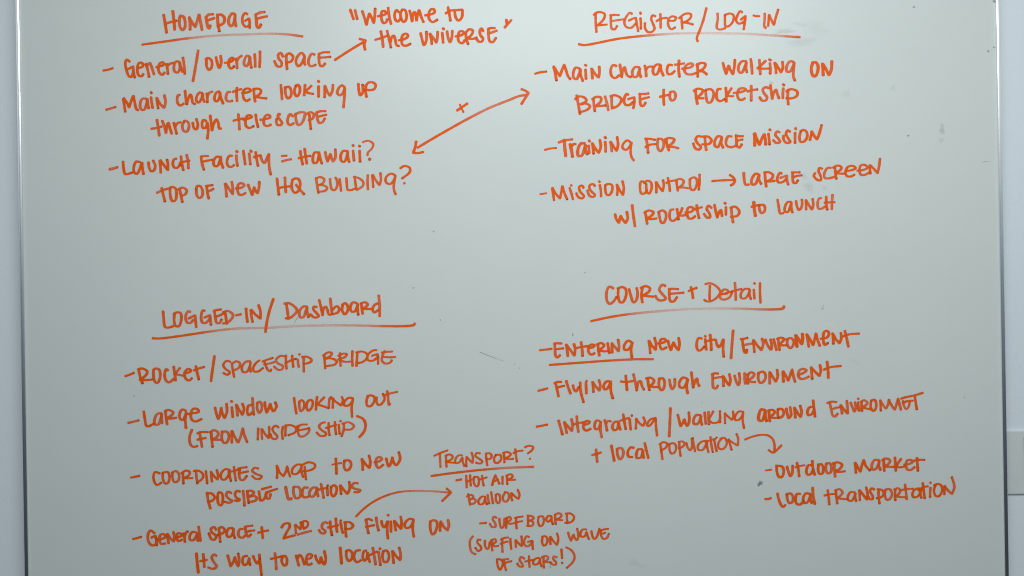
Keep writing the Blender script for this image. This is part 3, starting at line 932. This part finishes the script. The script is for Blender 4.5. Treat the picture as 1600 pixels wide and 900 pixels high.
610,440 625,510 638,585 ; 585,500 630,490 680,480
675,490 680,560 ; 678,455 682,462
715,480 715,540 740,570 770,530 770,470 745,455 712,475
812,455 815,500 820,545 ; 815,460 850,505 885,545* 910,490 905,420
995,435 960,430 930,465 960,490 1020,505 1000,525 955,525

P note | note reading General space + 2nd ship flying on its way to new location
@190,765 118,515 160,505 205,492
W General
345,455 300,425 275,470 280,540 315,580 355,570 365,510 ; 310,500 355,480* 362,530 365,580
375,525 430,510 460,490 440,465 405,470 395,530 415,565 455,560
475,460 482,510 490,560 ; 480,465 510,510 545,540* 550,490 540,440
560,500 605,490 630,470 610,455 580,460 575,515 600,535 630,520
645,455 655,500 660,545 ; 655,490 670,450 690,435
785,450 740,440 710,480 715,525 750,525 780,480 790,450* 785,490 795,535
803,385 812,460 822,535
W SPACE
985,420 965,390 930,410 945,450 985,480 970,520 935,515 910,455
1015,400 1020,470 1028,545 ; 1010,405 1045,390 1075,420 1060,450 1005,470
1160,400 1115,405 1095,460 1105,490 1140,485 1165,430 1165,400* 1165,450 1180,505
1265,410 1235,410 1215,450 1225,490 1260,500 1285,480
1290,400 1295,450 1320,490 1350,465 ; 1280,390 1320,380 1365,375 ; 1300,440 1340,430 1385,425
W =plus_sign
1460,390 1465,450 1472,505 ; 1420,450 1475,435 1530,425
W 2ND
@410,765 200,395 230,355 280,355 285,385 255,440 220,510* 280,490 340,475
342,365 345,405 350,455 ~.85 ; 345,365 375,395 398,415* 402,370 398,340 ~.85
420,345 425,380 432,410 ~.85 ; 405,340 450,325 475,345 470,380 430,410 ~.85
365,470 430,450 510,430
W SHIP
680,350 650,340 620,370 625,405 655,430 645,455 610,450 590,420
705,330 710,400 725,475 ; 765,300 770,370 778,440 ; 680,395 730,385 790,370
815,345 825,400 838,450 ; 815,320 817,325
865,345 865,410 873,490 ; 850,340 910,340 945,375 920,405 865,410
W FLYING
1080,310 1090,380 1105,455 ; 1070,320 1105,305 1145,322 ; 1075,390 1115,380 1165,370
1185,290 1195,360 1210,425
1240,325 1250,370 1270,395 1300,340 ; 1305,330 1300,420 1308,510
1338,330 1340,440 ; 1305,262 1315,270
1375,325 1382,380 1390,425 ; 1378,330 1410,370 1445,410* 1450,340 1440,280
1570,310 1530,305 1485,350 1490,395 1530,395 1565,350 1575,310* 1565,400 1578,490
W ON
@640,765 215,330 215,400 235,465 255,460 285,390 280,330 240,320 210,340
325,330 318,380 318,430 ; 325,335 355,385 395,425* 410,370 400,315
W ITS
@190,765 780,665 788,760 800,865 ~1.1
850,670 858,740 862,805 ; 815,745 855,740 890,730
990,690 960,675 940,710 965,760 990,800 955,825 900,810
W way
1105,685 1120,740 1135,800* 1165,750 1180,700* 1195,760 1215,800* 1225,740 1215,665
1310,690 1270,700 1260,750 1275,785 1310,770 1330,710* 1330,750 1340,785
1370,690 1390,740 1415,770 1440,720 ; 1435,675 1445,780 1458,890
W to
@410,765 130,660 140,740 145,830 ; 85,722 140,710 195,695
215,690 200,740 225,790 250,780 255,720 235,690 205,700
W new
350,685 365,740 380,790 ; 365,720 385,680 410,700 425,740 440,780
450,720 500,715 515,685 490,670 465,690 460,750 480,785 515,770
550,685 570,740 595,770* 605,730 610,700* 625,750 645,780 660,720 645,640
W location
810,605 818,690 825,770 ~1.1
875,640 875,700 900,745 930,720 935,660 905,630 870,640
1020,630 975,640 955,690 965,740 990,755 1025,735
1085,635 1060,640 1045,700 1060,740 1085,720 1095,650* 1105,710 1120,755
1150,605 1165,690 1180,780 ; 1125,680 1160,660 1195,645
1210,650 1220,720 1230,785 ; 1220,612 1230,620
1260,640 1250,700 1270,755 1300,750 1320,690 1295,635 1258,640
1355,640 1360,700 1368,765 ; 1358,645 1395,695 1435,735* 1440,670 1425,605

P arrow | curved arrow leading to the word TRANSPORT
@410,690 975,780 1050,705 1150,630 1280,565 1420,525 1580,512 @640,680 150,580 280,585 410,597 !1,1,1,.9,.8,.7,.6,.7,.8 ~.85
385,555 410,575 432,598* 380,645 340,685 ~.9

P heading | heading reading TRANSPORT? over a straight underline
@640,680 225,425 400,400 700,365 1000,340 1290,328 !1,1,.9,.65,.85
W TRANSPORT? ~.85
315,195 318,260 322,330 ; 255,215 320,185 395,158
380,215 380,270 385,330 ; 370,215 420,200 450,225 430,255 380,275* 430,285 480,285
550,210 510,210 475,255 480,290 520,280 550,230* 555,280 570,320
595,225 590,275 592,325 ; 597,230 630,265 655,290* 660,230 645,180
735,190 700,185 685,215 725,245 760,275 735,295 690,285
795,190 800,250 810,315 ; 790,190 840,190 855,220 840,245 800,250
900,205 880,240 890,285 925,285 955,245 945,205 895,205
980,180 985,230 988,285 ; 970,185 1020,175 1055,195 1030,225 985,240* 1030,250 1080,245
1100,145 1108,210 1118,275 ; 1080,185 1130,165 1180,160
1200,125 1240,110 1285,120 1280,150 1230,190 ; 1252,243 1256,247

P note | note reading Hot air balloon under the TRANSPORT heading
@640,680 485,470 510,465 540,460
W HOT ~.85
590,420 592,480 595,545 ; 630,415 632,470 638,525 ; 590,490 620,475 650,460
670,440 668,490 690,530 710,530 722,480 710,435 670,437
755,420 760,470 772,525 ; 735,460 770,450 805,438
W AIR ~.85
895,415 875,460 860,520 ; 895,418 910,455 935,505 ; 865,490 900,470 925,460
968,430 968,470 968,510
1015,415 1015,460 1018,510 ; 1005,425 1050,405 1075,425 1060,445 1015,465* 1050,468 1100,462
W Balloon ~.85
610,610 620,670 630,725 ; 595,640 640,620 665,640 650,660 625,670* 670,660 690,685 670,710 625,722
790,640 750,640 715,690 730,720 770,710 790,650* 790,680 805,720
812,620 820,670 828,712
850,590 858,650 868,710
900,625 898,670 920,710 940,690 940,630 915,610 892,625
1000,595 975,630 980,685 1010,690 1035,650 1025,600 988,592
1060,600 1060,640 1068,680 ; 1065,605 1100,640 1135,665* 1145,620 1125,565

P note | note reading Surfboard (surfing on wave of stars!)
@640,765 730,352 765,350 800,345 ~.85
W =parenthesis
660,485 630,530 630,600 650,655 688,672 ~.85
W =parenthesis
@780,765 695,600 750,630 785,690 770,750 705,815 ~.85
W SURFBOARD ~.85
@640,765 905,295 880,280 865,310 890,345 895,385 860,390 835,355
935,300 940,350 955,400 980,380 985,320 990,300
1015,290 1010,345 1005,400 ; 1000,300 1045,285 1055,310 1010,345* 1045,355 1085,350
1110,290 1110,350 1115,405 ; 1095,295 1140,285 1180,280 ; 1095,345 1135,335 1175,328
1235,270 1232,330 1238,380 ; 1225,270 1270,275 1295,295 1270,315 1235,325* 1280,330 1290,360 1260,380 1220,375
@780,765 410,285 405,340 425,380 450,370 465,320 455,280 412,280
545,275 510,275 490,310 505,335 540,310 548,275* 545,320 560,360
585,260 582,310 590,360 ; 575,265 620,245 650,265 630,295 585,310* 625,315 660,318
705,255 705,300 712,350 ; 690,250 740,248 780,280 770,320 730,345 685,345
W SURFING ~.85
@640,765 740,525 715,520 705,550 740,590 745,620 715,640 685,605
785,530 785,580 805,620 825,605 835,545
860,520 858,580 862,635 ; 845,530 890,515 900,540 860,575* 890,590 925,585
965,510 965,580 968,650 ; 950,520 990,502 1030,498 ; 945,565 985,550 1025,540
1050,510 1052,560 1060,620
1105,525 1105,565 1108,600 ; 1105,525 1140,565 1170,590* 1170,530 1165,485
1245,495 1220,485 1195,530 1200,580 1235,590 1275,550 ; 1230,545 1280,530* 1280,580 1285,620
W ON ~.85
1385,495 1380,550 1400,585 1430,560 1435,510 1415,485 1378,490
1465,490 1465,530 1468,570 ; 1468,492 1500,540 1535,575* 1550,510 1535,455
W WAVE ~.85
@780,765 718,445 730,490 748,535* 765,490 775,465* 785,500 810,525 825,480 812,405
910,415 870,415 845,455 855,490 890,485 910,440* 920,480 935,515
960,430 970,480 990,515 1015,495 1045,405
1060,420 1060,470 1080,510 1120,505 1142,460 ; 1050,430 1090,415 1138,408 ; 1060,460 1090,455 1105,448
W OF ~.85
@640,765 912,730 915,780 940,835 960,810 970,750 940,725 905,725
985,740 990,790 1005,840 ; 960,730 1000,725 1030,722 ; 985,775 1020,755 1062,745
W STARS! ~.85
1195,720 1165,700 1145,730 1170,770 1180,800 1145,800 1122,770
1245,690 1245,750 1250,808 ; 1200,750 1250,738 1300,730
1350,710 1310,720 1285,760 1300,780 1340,770 1360,715* 1360,760 1375,800
1395,705 1395,760 1400,815 ; 1375,705 1420,690 1445,710 1430,735 1395,755* 1440,755 1480,760
1535,705 1505,695 1495,720 1525,755 1525,780 1490,780 1460,755
@780,765 648,620 652,670 655,715 ; 654,760 658,766

P heading | heading reading COURSE + Detail over a pale underline
@910,420 90,545 300,500 500,470 750,445 1000,425 1250,415 @1060,420 600,412 900,422 1030,420 1090,410 1100,390 !1,1,.75,.5,.4,.32,.3,.35,.55,.8,1
W COURSE
@910,420 325,205 280,185 252,240 255,330 280,365 320,345 355,295
375,200 372,280 390,345 420,350 455,280 450,210 415,190 365,205
485,210 505,280 530,350 560,330 575,250 565,200
625,200 615,270 625,350 ; 605,200 660,180 705,205 690,240 630,280* 680,285 740,290
865,180 835,165 800,215 830,260 870,310 830,330 785,320 760,280
905,215 905,270 915,335 950,340 985,295 ; 900,210 950,208 1000,212 ; 915,260 980,255 1055,248
W =plus_sign
1130,190 1145,250 1152,305 ; 1105,232 1145,215 1190,198
W Detail ~.9
@1060,420 328,175 325,240 325,320 ; 278,160 330,150 400,185 435,240 400,300 330,340 285,335 268,322
445,265 510,255 515,225 475,215 440,260 440,310 480,320 530,300 560,245
588,145 595,230 598,325 ; 460,264 540,240 600,222 660,210
740,210 690,210 650,260 655,305 700,305 735,250 745,210* 740,265 755,315
785,215 788,260 792,310 ; 788,148 798,158
850,148 850,250 855,355

P note | note reading Entering new city/environment with Entering underlined
@830,500 90,315 150,308 215,300
W =underline
190,468 500,445 850,420 1100,408 1270,408 !1,1,.95,.85,.9
W ENTERING
245,245 248,310 255,375 275,390 300,365 ; 235,245 275,242 318,245 ; 255,305 290,300 335,295
365,255 375,320 382,375 ; 368,260 410,315 450,370* 458,300 445,250
520,230 530,300 535,375 ; 470,292 530,280 590,272
590,290 640,285 660,265 630,255 600,280 600,340 630,360 660,345
695,250 700,310 710,370 ; 680,255 730,240 760,265 740,290 705,315* 750,325 800,325
795,240 805,290 815,345
840,240 842,290 845,340 ; 842,245 880,290 910,325* 915,270 905,205
1045,230 1010,215 970,260 970,305 1005,310 1040,270 1055,225* 1040,310 1050,395
W NEW
1225,215 1235,280 1240,345 ; 1230,220 1260,270 1295,310* 1300,250 1285,185
1315,245 1375,235 1405,215 1385,195 1350,205 1340,260 1360,305 1410,285
1425,215 1435,260 1455,315* 1472,260 1482,230* 1500,270 1535,315* 1545,250 1535,185
W city
@1060,490 245,260 210,255 190,310 200,375 225,385 268,345
280,265 285,320 290,375 ; 275,232 285,240
330,220 340,300 342,380 ; 305,285 340,275 385,270
390,275 400,320 420,350 450,310 465,270 ; 470,270 465,360 472,450
W =slash
570,175 560,300 548,465
W ENVIRONMENT
665,270 675,340 690,405 710,405 712,375 ; 645,265 685,262 720,252 ; 670,330 720,320 770,310
780,275 785,330 792,400 ; 785,280 825,335 865,380* 885,310 870,260
905,270 930,330 965,375 970,320 960,270
992,265 1005,320 1022,380
1040,255 1045,320 1055,380 ; 1025,265 1065,250 1100,265 1085,290 1040,325* 1085,330 1125,330
1135,265 1135,325 1165,360 1195,330 1200,280 1170,255 1120,270
1222,225 1230,290 1235,345 ~1.15 ; 1222,225 1260,280 1285,320* 1295,260 1290,210 ~1.15
@1200,490 400,215 415,280 425,345 ; 402,215 440,270 470,330* 485,270 500,205* 515,270 540,335
545,262 610,250 635,215 620,180 585,190 575,260 590,325 625,305
672,205 678,260 682,315 ; 675,210 705,265 745,310* 765,250 758,200
800,180 820,260 838,345 ; 785,235 850,215 950,208

P note | note reading Flying through environment
@830,500 72,738 120,725 170,712
W FLYING
255,655 270,725 285,795 ; 240,660 275,645 315,645 ; 265,705 300,695 345,685
365,635 385,700 410,765
435,680 445,720 465,745 495,700 ; 510,650 515,740 545,855
570,650 575,765 ; 572,635 580,640
640,645 645,695 648,750 ; 642,650 675,695 710,735* 720,680 705,625
820,640 785,640 755,680 760,720 790,715 815,675 828,635* 830,740 850,815
W THROUGH
985,580 992,660 998,730 ; 932,640 990,645 1060,635
1065,565 1085,650 1100,735 ; 1100,720 1120,640 1140,640 1155,690 1175,725
1215,610 1220,670 1232,730 ; 1195,610 1240,600 1280,630 1265,665 1225,695* 1270,697 1320,698
1335,610 1330,670 1350,730 1375,720 1390,660 1375,610 1325,610
1440,620 1450,680 1470,720 1495,680 1495,615
@1060,490 95,680 50,665 10,715 15,765 55,770 85,720 98,680* 85,760 97,830
135,610 145,690 155,770 ; 155,760 175,700 195,675 200,720 218,755
W ENVIRONMENT
357,640 358,720 365,772 390,780 412,748 ; 345,635 380,622 415,625 ; 365,675 410,665 460,660
465,650 468,705 470,755 ; 468,655 500,710 530,750* 542,690 530,630
585,645 600,700 625,745 640,690 632,620
690,620 690,680 698,730
728,625 720,680 725,730 ; 715,640 760,610 790,630 770,665 720,695* 760,710 800,712
835,620 830,670 850,720 885,710 910,650 885,605 828,620
950,610 950,670 952,730 ; 955,610 985,665 1015,710* 1035,650 1028,585
1090,605 1090,650 1095,710 ~1.1 ; 1092,600 1120,650 1145,700* 1165,640 1185,580* 1195,640 1215,710
@1200,490 310,640 375,615 400,590 365,575 325,595 315,650 345,680 385,675 425,655
450,560 455,620 460,680 ; 450,560 490,605 535,650* 550,590 540,535
615,500 625,590 628,670 ; 580,585 640,560 760,545

P note | note reading Integrating/walking around environmet + local population
@830,600 55,445 110,435 168,422
W Integrating
285,380 305,450 325,525
345,395 360,460 370,510 ; 348,400 390,450 425,490* 430,420 420,365
475,335 480,420 492,500 ; 445,420 490,408 545,398
545,425 590,415 610,395 580,385 550,405 545,460 575,485 620,465
715,385 680,380 660,430 670,470 700,465 720,420 725,385* 720,470 735,555
765,375 780,430 790,485 ; 775,420 800,385 830,390
905,390 870,395 845,440 860,480 895,470 910,400* 915,430 930,475
958,315 970,390 985,470 ; 925,385 970,365 1020,355
1025,365 1030,420 1037,475 ; 1045,325 1050,333
1095,360 1092,410 1090,465 ~.9 ; 1095,365 1130,410 1165,435* 1185,390 1168,345 ~.9
1290,355 1240,370 1205,430 1230,435 1270,390 1295,350* 1300,440 1312,540 ~.9
W =slash
1450,250 1445,390 1437,545
W WALKING
@1050,600 60,320 75,380 90,440* 115,400 130,365* 140,410 160,435 180,380 175,295
300,325 250,325 225,370 230,415 265,415 295,365 302,325* 300,370 312,425
340,295 345,350 352,415 ~.95
380,290 380,350 385,420 ~.95 ; 430,285 405,330 380,370* 410,400 450,405 490,390 503,345 ~.9
500,310 500,350 500,400 ~.9 ; 497,282 502,290
550,305 552,350 553,410 ~.85 ; 550,305 585,340 625,375* 640,330 635,285 ~.85
740,290 700,285 660,330 660,375 700,370 730,330 742,290* 735,370 750,460 ~.85
W AROUND
970,275 930,265 905,320 905,375 940,380 965,320 975,275* 970,330 985,385 ~1.15
1010,280 1012,335 1020,390 ; 1000,275 1050,270 1070,290 1050,320 1010,345* 1050,352 1110,352
1105,265 1100,310 1115,350 1145,340 1165,300 1145,260 1100,262
1190,255 1200,310 1215,355 1240,320 1230,240
1275,245 1280,300 1285,350 ; 1278,250 1310,305 1340,345* 1350,290 1335,225
1475,235 1430,245 1410,290 1420,325 1460,310 1482,260 ; 1470,170 1480,260 1490,340
W ENVIRONMET ~.95
@1260,590 245,270 260,340 275,395 300,405 325,375 ; 215,265 265,250 315,255 ; 280,325 310,315 345,308
355,285 365,330 372,375 ; 358,285 390,330 430,375* 428,310 420,240
460,260 480,310 500,355 515,310 505,255
538,255 542,300 548,345 ; 535,218 545,222
575,250 575,300 580,350 ; 565,255 600,235 635,260 615,290 580,310* 620,320 660,328
675,245 668,300 690,345 715,335 728,280 710,230 672,240
770,235 772,290 775,345 ~.9 ; 772,240 800,290 830,325* 850,280 858,230 ~.9
858,230 885,285 920,335* 940,275 955,215* 968,270 985,335
1005,240 1015,290 1040,330 1065,300 1075,260 ~.85 ; 985,220 1030,205 1080,195 ; 1000,265 1050,245 1110,240
1130,200 1140,270 1150,330 ; 1080,195 1150,178 1212,158
W =plus_sign
@830,600 675,680 680,740 688,812 ; 632,740 680,728 728,712
W local
835,640 850,720 865,800
895,680 900,740 925,785 950,760 960,700 935,665 888,680
1070,665 1035,660 1005,710 1015,755 1055,760
1155,680 1115,680 1095,730 1100,770 1140,765 1160,720 1165,680* 1165,730 1172,770
1182,615 1200,690 1220,770 ~.95
W POPULATION ~.85
1345,620 1355,700 1368,785 ; 1335,630 1375,605 1415,620 1405,660 1355,690
1440,625 1440,680 1460,725 1495,710 1510,650 1480,615 1432,630
@1050,600 75,610 80,680 90,750 ; 65,605 110,598 130,620 115,650 70,670
148,612 165,665 190,690 210,650 205,570
215,560 228,640 240,700
360,590 310,600 270,640 275,685 320,685 350,640 365,595* 365,650 380,710
400,550 410,630 425,710 ; 345,605 400,585 455,570
440,580 450,640 465,700 ; 462,555 468,560
520,565 485,610 485,665 520,680 560,650 570,600 545,560 500,570
590,575 605,630 620,685 ; 590,580 640,615 685,640* 690,570 672,520

P arrow | curved arrow hooking down to the outdoor market note
@1050,600 760,578 830,550 920,530 1000,535 1050,575 1068,640 1065,710 ~.85
1005,688 1040,712* 1060,715* 1100,680 1140,638 ~.9

P note | note reading Outdoor market
@1180,690 108,300 140,296 170,292 ~.8
W OUTDOOR
225,250 225,310 250,370 280,365 298,310 280,260 215,250
330,260 345,310 365,360 385,330 390,250
435,220 450,290 458,360 ; 415,268 460,255 515,245 ~.85
600,250 555,245 535,290 540,340 575,340 605,290 ; 595,200 600,270 620,345
660,240 655,290 670,335 700,330 710,280 690,235 652,240
740,235 735,285 755,330 785,320 795,270 775,225 735,230
825,225 825,290 833,365 ; 805,230 855,215 905,240 885,280 830,310* 880,315 935,308
W MARKET
1040,220 1045,270 1050,325 ; 1042,220 1070,270 1095,315* 1110,250 1130,190* 1150,250 1195,300
@1360,690 90,195 45,190 15,240 20,290 55,285 85,235 92,195* 88,250 105,295
140,190 140,250 145,305 ; 120,195 160,175 205,195 190,230 145,260* 190,262 240,262
255,165 260,235 265,305 ; 320,180 290,220 265,260* 305,268 355,260
350,240 410,230 440,210 415,190 380,200 370,250 385,290 420,295 460,265
485,170 490,240 495,305 ; 450,200 500,190 565,190

P note | note reading Local transportation
@1180,690 103,598 135,598 165,588
W local
232,540 245,600 270,660 290,680 315,660
330,545 335,600 355,640 385,630 395,580 370,540 325,550
470,545 435,545 420,600 430,645 465,655 508,620
575,545 525,540 500,590 505,635 540,635 570,580 580,545* 575,595 590,640
598,480 605,570 622,650
W TRANSPORTATION ~.92
755,505 765,580 772,655 ; 720,562 770,550 840,545
840,505 845,575 855,645 ; 830,510 880,495 910,530 890,560 850,590* 900,595 960,600
1040,530 995,525 965,570 970,610 1005,615 1035,570 1045,530* 1040,575 1052,620
1085,505 1088,560 1090,610 ; 1088,505 1125,555 1165,605* 1170,540 1155,475
1240,500 1215,485 1195,515 1220,560 1225,595 1195,600 1175,565
1285,500 1285,570 1295,645 ; 1270,495 1320,505 1340,545 1310,580 1265,590
@1360,690 155,500 150,560 170,605 205,595 225,540 200,495 152,500
260,500 255,560 260,610 ; 245,500 290,485 310,510 295,545 255,570* 300,575 360,580
360,445 370,520 378,600 ; 320,505 370,495 445,490
530,490 480,490 440,530 445,575 485,575 520,530 530,490* 520,540 530,585
545,430 555,510 565,590 ; 500,510 550,475 600,465
625,480 622,530 622,578 ; 622,425 628,432
680,450 662,500 675,560 710,570 745,520 740,460 700,440 662,455
775,460 772,510 770,550 ; 775,465 810,510 850,545* 875,470 848,370
"""

def parse_line(line, org, ink, defw):
    for st in line.split(';'):
        pts, cor, dens, wf = [], [], None, 1.0
        for tok in st.split():
            if tok[0] == '@':
                org[0], org[1] = (float(t) for t in tok[1:].split(','))
            elif tok[0] == '!': dens = [float(t) for t in tok[1:].split(',')]
            elif tok[0] == '~': wf = float(tok[1:])
            else:
                c = tok.endswith('*'); a, b = tok.rstrip('*').split(',')
                pts.append((org[0] + float(a) * TILE, org[1] + float(b) * TILE)); cor.append(c)
        if len(pts) >= 2:
            ink.stroke(pts, cor, dens, BASE_W * TILE * defw * wf)

org = [0.0, 0.0]
part = None; part_meta = None; ink = None; cur = None; defw = 1.0
def flush():
    global part, ink, cur
    if ink is None: return
    if cur is None:
        part = ink.build(part_meta[0], M_INK, board)
        part["label"] = part_meta[1]
    else:
        o = ink.build(cur[1:] if cur[0] == "=" else "word", M_INK, part)
        if cur[0] != "=": o["label"] = "handwritten word " + cur
    ink = None
for line in STROKES.splitlines():
    line = line.strip()
    if not line: continue
    if line[0] == 'P':
        flush()
        nm, lab = line[1:].split('|')
        part_meta = (nm.strip(), lab.strip()); cur = None; ink = Ink(); defw = 1.0
    elif line[0] == 'W':
        flush()
        toks = line[1:].split()
        defw = 1.0
        if toks[-1][0] == '~': defw = float(toks.pop()[1:])
        cur = ' '.join(toks); ink = Ink()
    else:
        parse_line(line, org, ink, defw)
flush()

# ------------------------------------------------------------------ old residue, specks and scratches on the board
def smudge(name, cx, cy, rx, ry, rot, dens, mat, lift):
    me_v, me_f, de = [], [], []
    R, A = 5, 28
    ph = [rnd.uniform(0, 6.28) for _ in range(4)]
    x, z = to_board(cx, cy); me_v.append((x, -lift, z)); de.append(dens)
    for r in range(1, R + 1):
        for a in range(A):
            t = 2 * math.pi * a / A
            k = r / R * (1 + .22 * math.sin(2 * t + ph[0]) + .15 * math.sin(3 * t + ph[1]) + .1 * math.sin(5 * t + ph[2]))
            ex, ey = rx * k * math.cos(t), ry * k * math.sin(t)
            x, z = to_board(cx + ex * math.cos(rot) - ey * math.sin(rot), cy + ex * math.sin(rot) + ey * math.cos(rot))
            me_v.append((x, -lift, z)); de.append(dens * (1 - (r / R) ** 2))
    for a in range(A):
        me_f.append((0, 1 + a, 1 + (a + 1) % A))
        for r in range(R - 1):
            b0 = 1 + r * A; b1 = b0 + A
            me_f.append((b0 + a, b1 + a, b1 + (a + 1) % A, b0 + (a + 1) % A))
    me = bpy.data.meshes.new(name); me.from_pydata(me_v, [], me_f)
    at = me.attributes.new("dens", 'FLOAT', 'POINT'); at.data.foreach_set("value", de)
    me.update()
    return link(name, me, mat, board)

for i, (cx, cy, rx, ry, rot, d) in enumerate([
        (1226, 49, 22, 4, -.14, .55), (1250, 38, 12, 5, .1, .28), (1254, 66, 24, 9, -.1, .34), (1275, 45, 26, 12, .1, .18),
        (1472, 202, 6, 9, .2, .7), (1471, 219, 5, 5, 0, .45), (1264, 292, 11, 9, .3, .42), (1257, 276, 8, 5, .2, .3),
        (1289, 294, 4, 4, 0, .45), (1205, 130, 5, 4, -.4, .75), (1322, 147, 9, 6, 0, .32), (1395, 138, 5, 5, 0, .3),
        (990, 879, 10, 6, .4, .28), (1002, 884, 8, 4, 0, .22), (1335, 565, 12, 4, .2, .2)]):
    smudge("smudge", cx, cy, rx, ry, rot, d, M_GRIME, .00003 + i * .000004)
for i, (cx, cy, r, d) in enumerate([
        (1187.5, 755.5, 4.2, 1.0), (1428, 11, 1.8, .9), (1544, 80, 1.6, .9), (1419, 212, 1.8, .8), (209.5, 619, 1.2, .8),
        (688, 500, 1.2, .8), (646, 450, 1.5, .7), (677.5, 361.5, 1.6, .6), (1285, 482, 1.7, .6), (1286.5, 478, 1.3, .5),
        (1507, 621, 1.1, .8), (895, 523, 1.6, .5), (860, 886, 1.8, .5), (914, 426, 1.4, .6), (1553, 2, 2.2, .8), (1553, 74, 1.6, .8),
        (812, 575, 1.0, .8), (1286, 116, 1.1, .7)]):
    smudge("speck", cx, cy, r, r * 1.25, .5, d * 1.6, M_SPECK, .00009 + i * .000001)

M_DRY = mat_grime("dry_scratch", (.16, .175, .185), .65, 380.0)
def scratch(pts, width, d):
    ik = Ink()
    ik.stroke(pts, [False] * len(pts), [d, d * .8, d * .5], width)
    ik.build("scratch", M_DRY, board)
scratch([(749.5, 550), (757, 553), (768, 557.5), (787, 564.5)], 1.1, 1.3)
scratch([(804.5, 567.5), (803.8, 571.5)], 1.1, 1.0)
scratch([(465, 496), (462, 501), (459.5, 506)], .9, 1.4)
scratch([(1535, 253.5), (1540, 252.5), (1546, 253)], 1.4, 1.0)
scratch([(895, 521), (894, 525)], 1.0, .9)
scratch([(1096.5, 627), (1097.5, 631)], 1.0, 1.0)

# ------------------------------------------------------------------ plate on the wall at the right edge
KW = (DIST + WALL_Y) / DIST            # the wall lies a little farther from the camera than the board
def on_wall(px, py):
    x, z = to_board(px, py)
    return x * KW, ZC + (z - ZC) * KW
px0, pz0 = on_wall(1569.0, 772); px1 = px0 + .120; pz1 = on_wall(1569.0, 672)[1]
plate = bpy.data.objects.new("wall_plate", None)
plate.location = ((px0 + px1) / 2, WALL_Y, (pz0 + pz1) / 2)
COL.objects.link(plate)
plate["label"] = "beige plastic wall plate beside the right edge of the whiteboard"
plate["category"] = "wall plate"
def local(bm):
    for v in bm.verts: v.co -= Vector(plate.location)
bm = bmesh.new(); box(bm, px0, px1, WALL_Y - .006, WALL_Y - .0002, pz0, pz1, .003, 3); local(bm)
finish("cover", bm, M_PLATE, plate)
bm = bmesh.new(); box(bm, px0 + .0445, px1 - .03, WALL_Y - .008, WALL_Y - .0062, pz0 + .02, pz1 - .015, .0015, 2); local(bm)
finish("rocker", bm, M_ROCKER, plate)
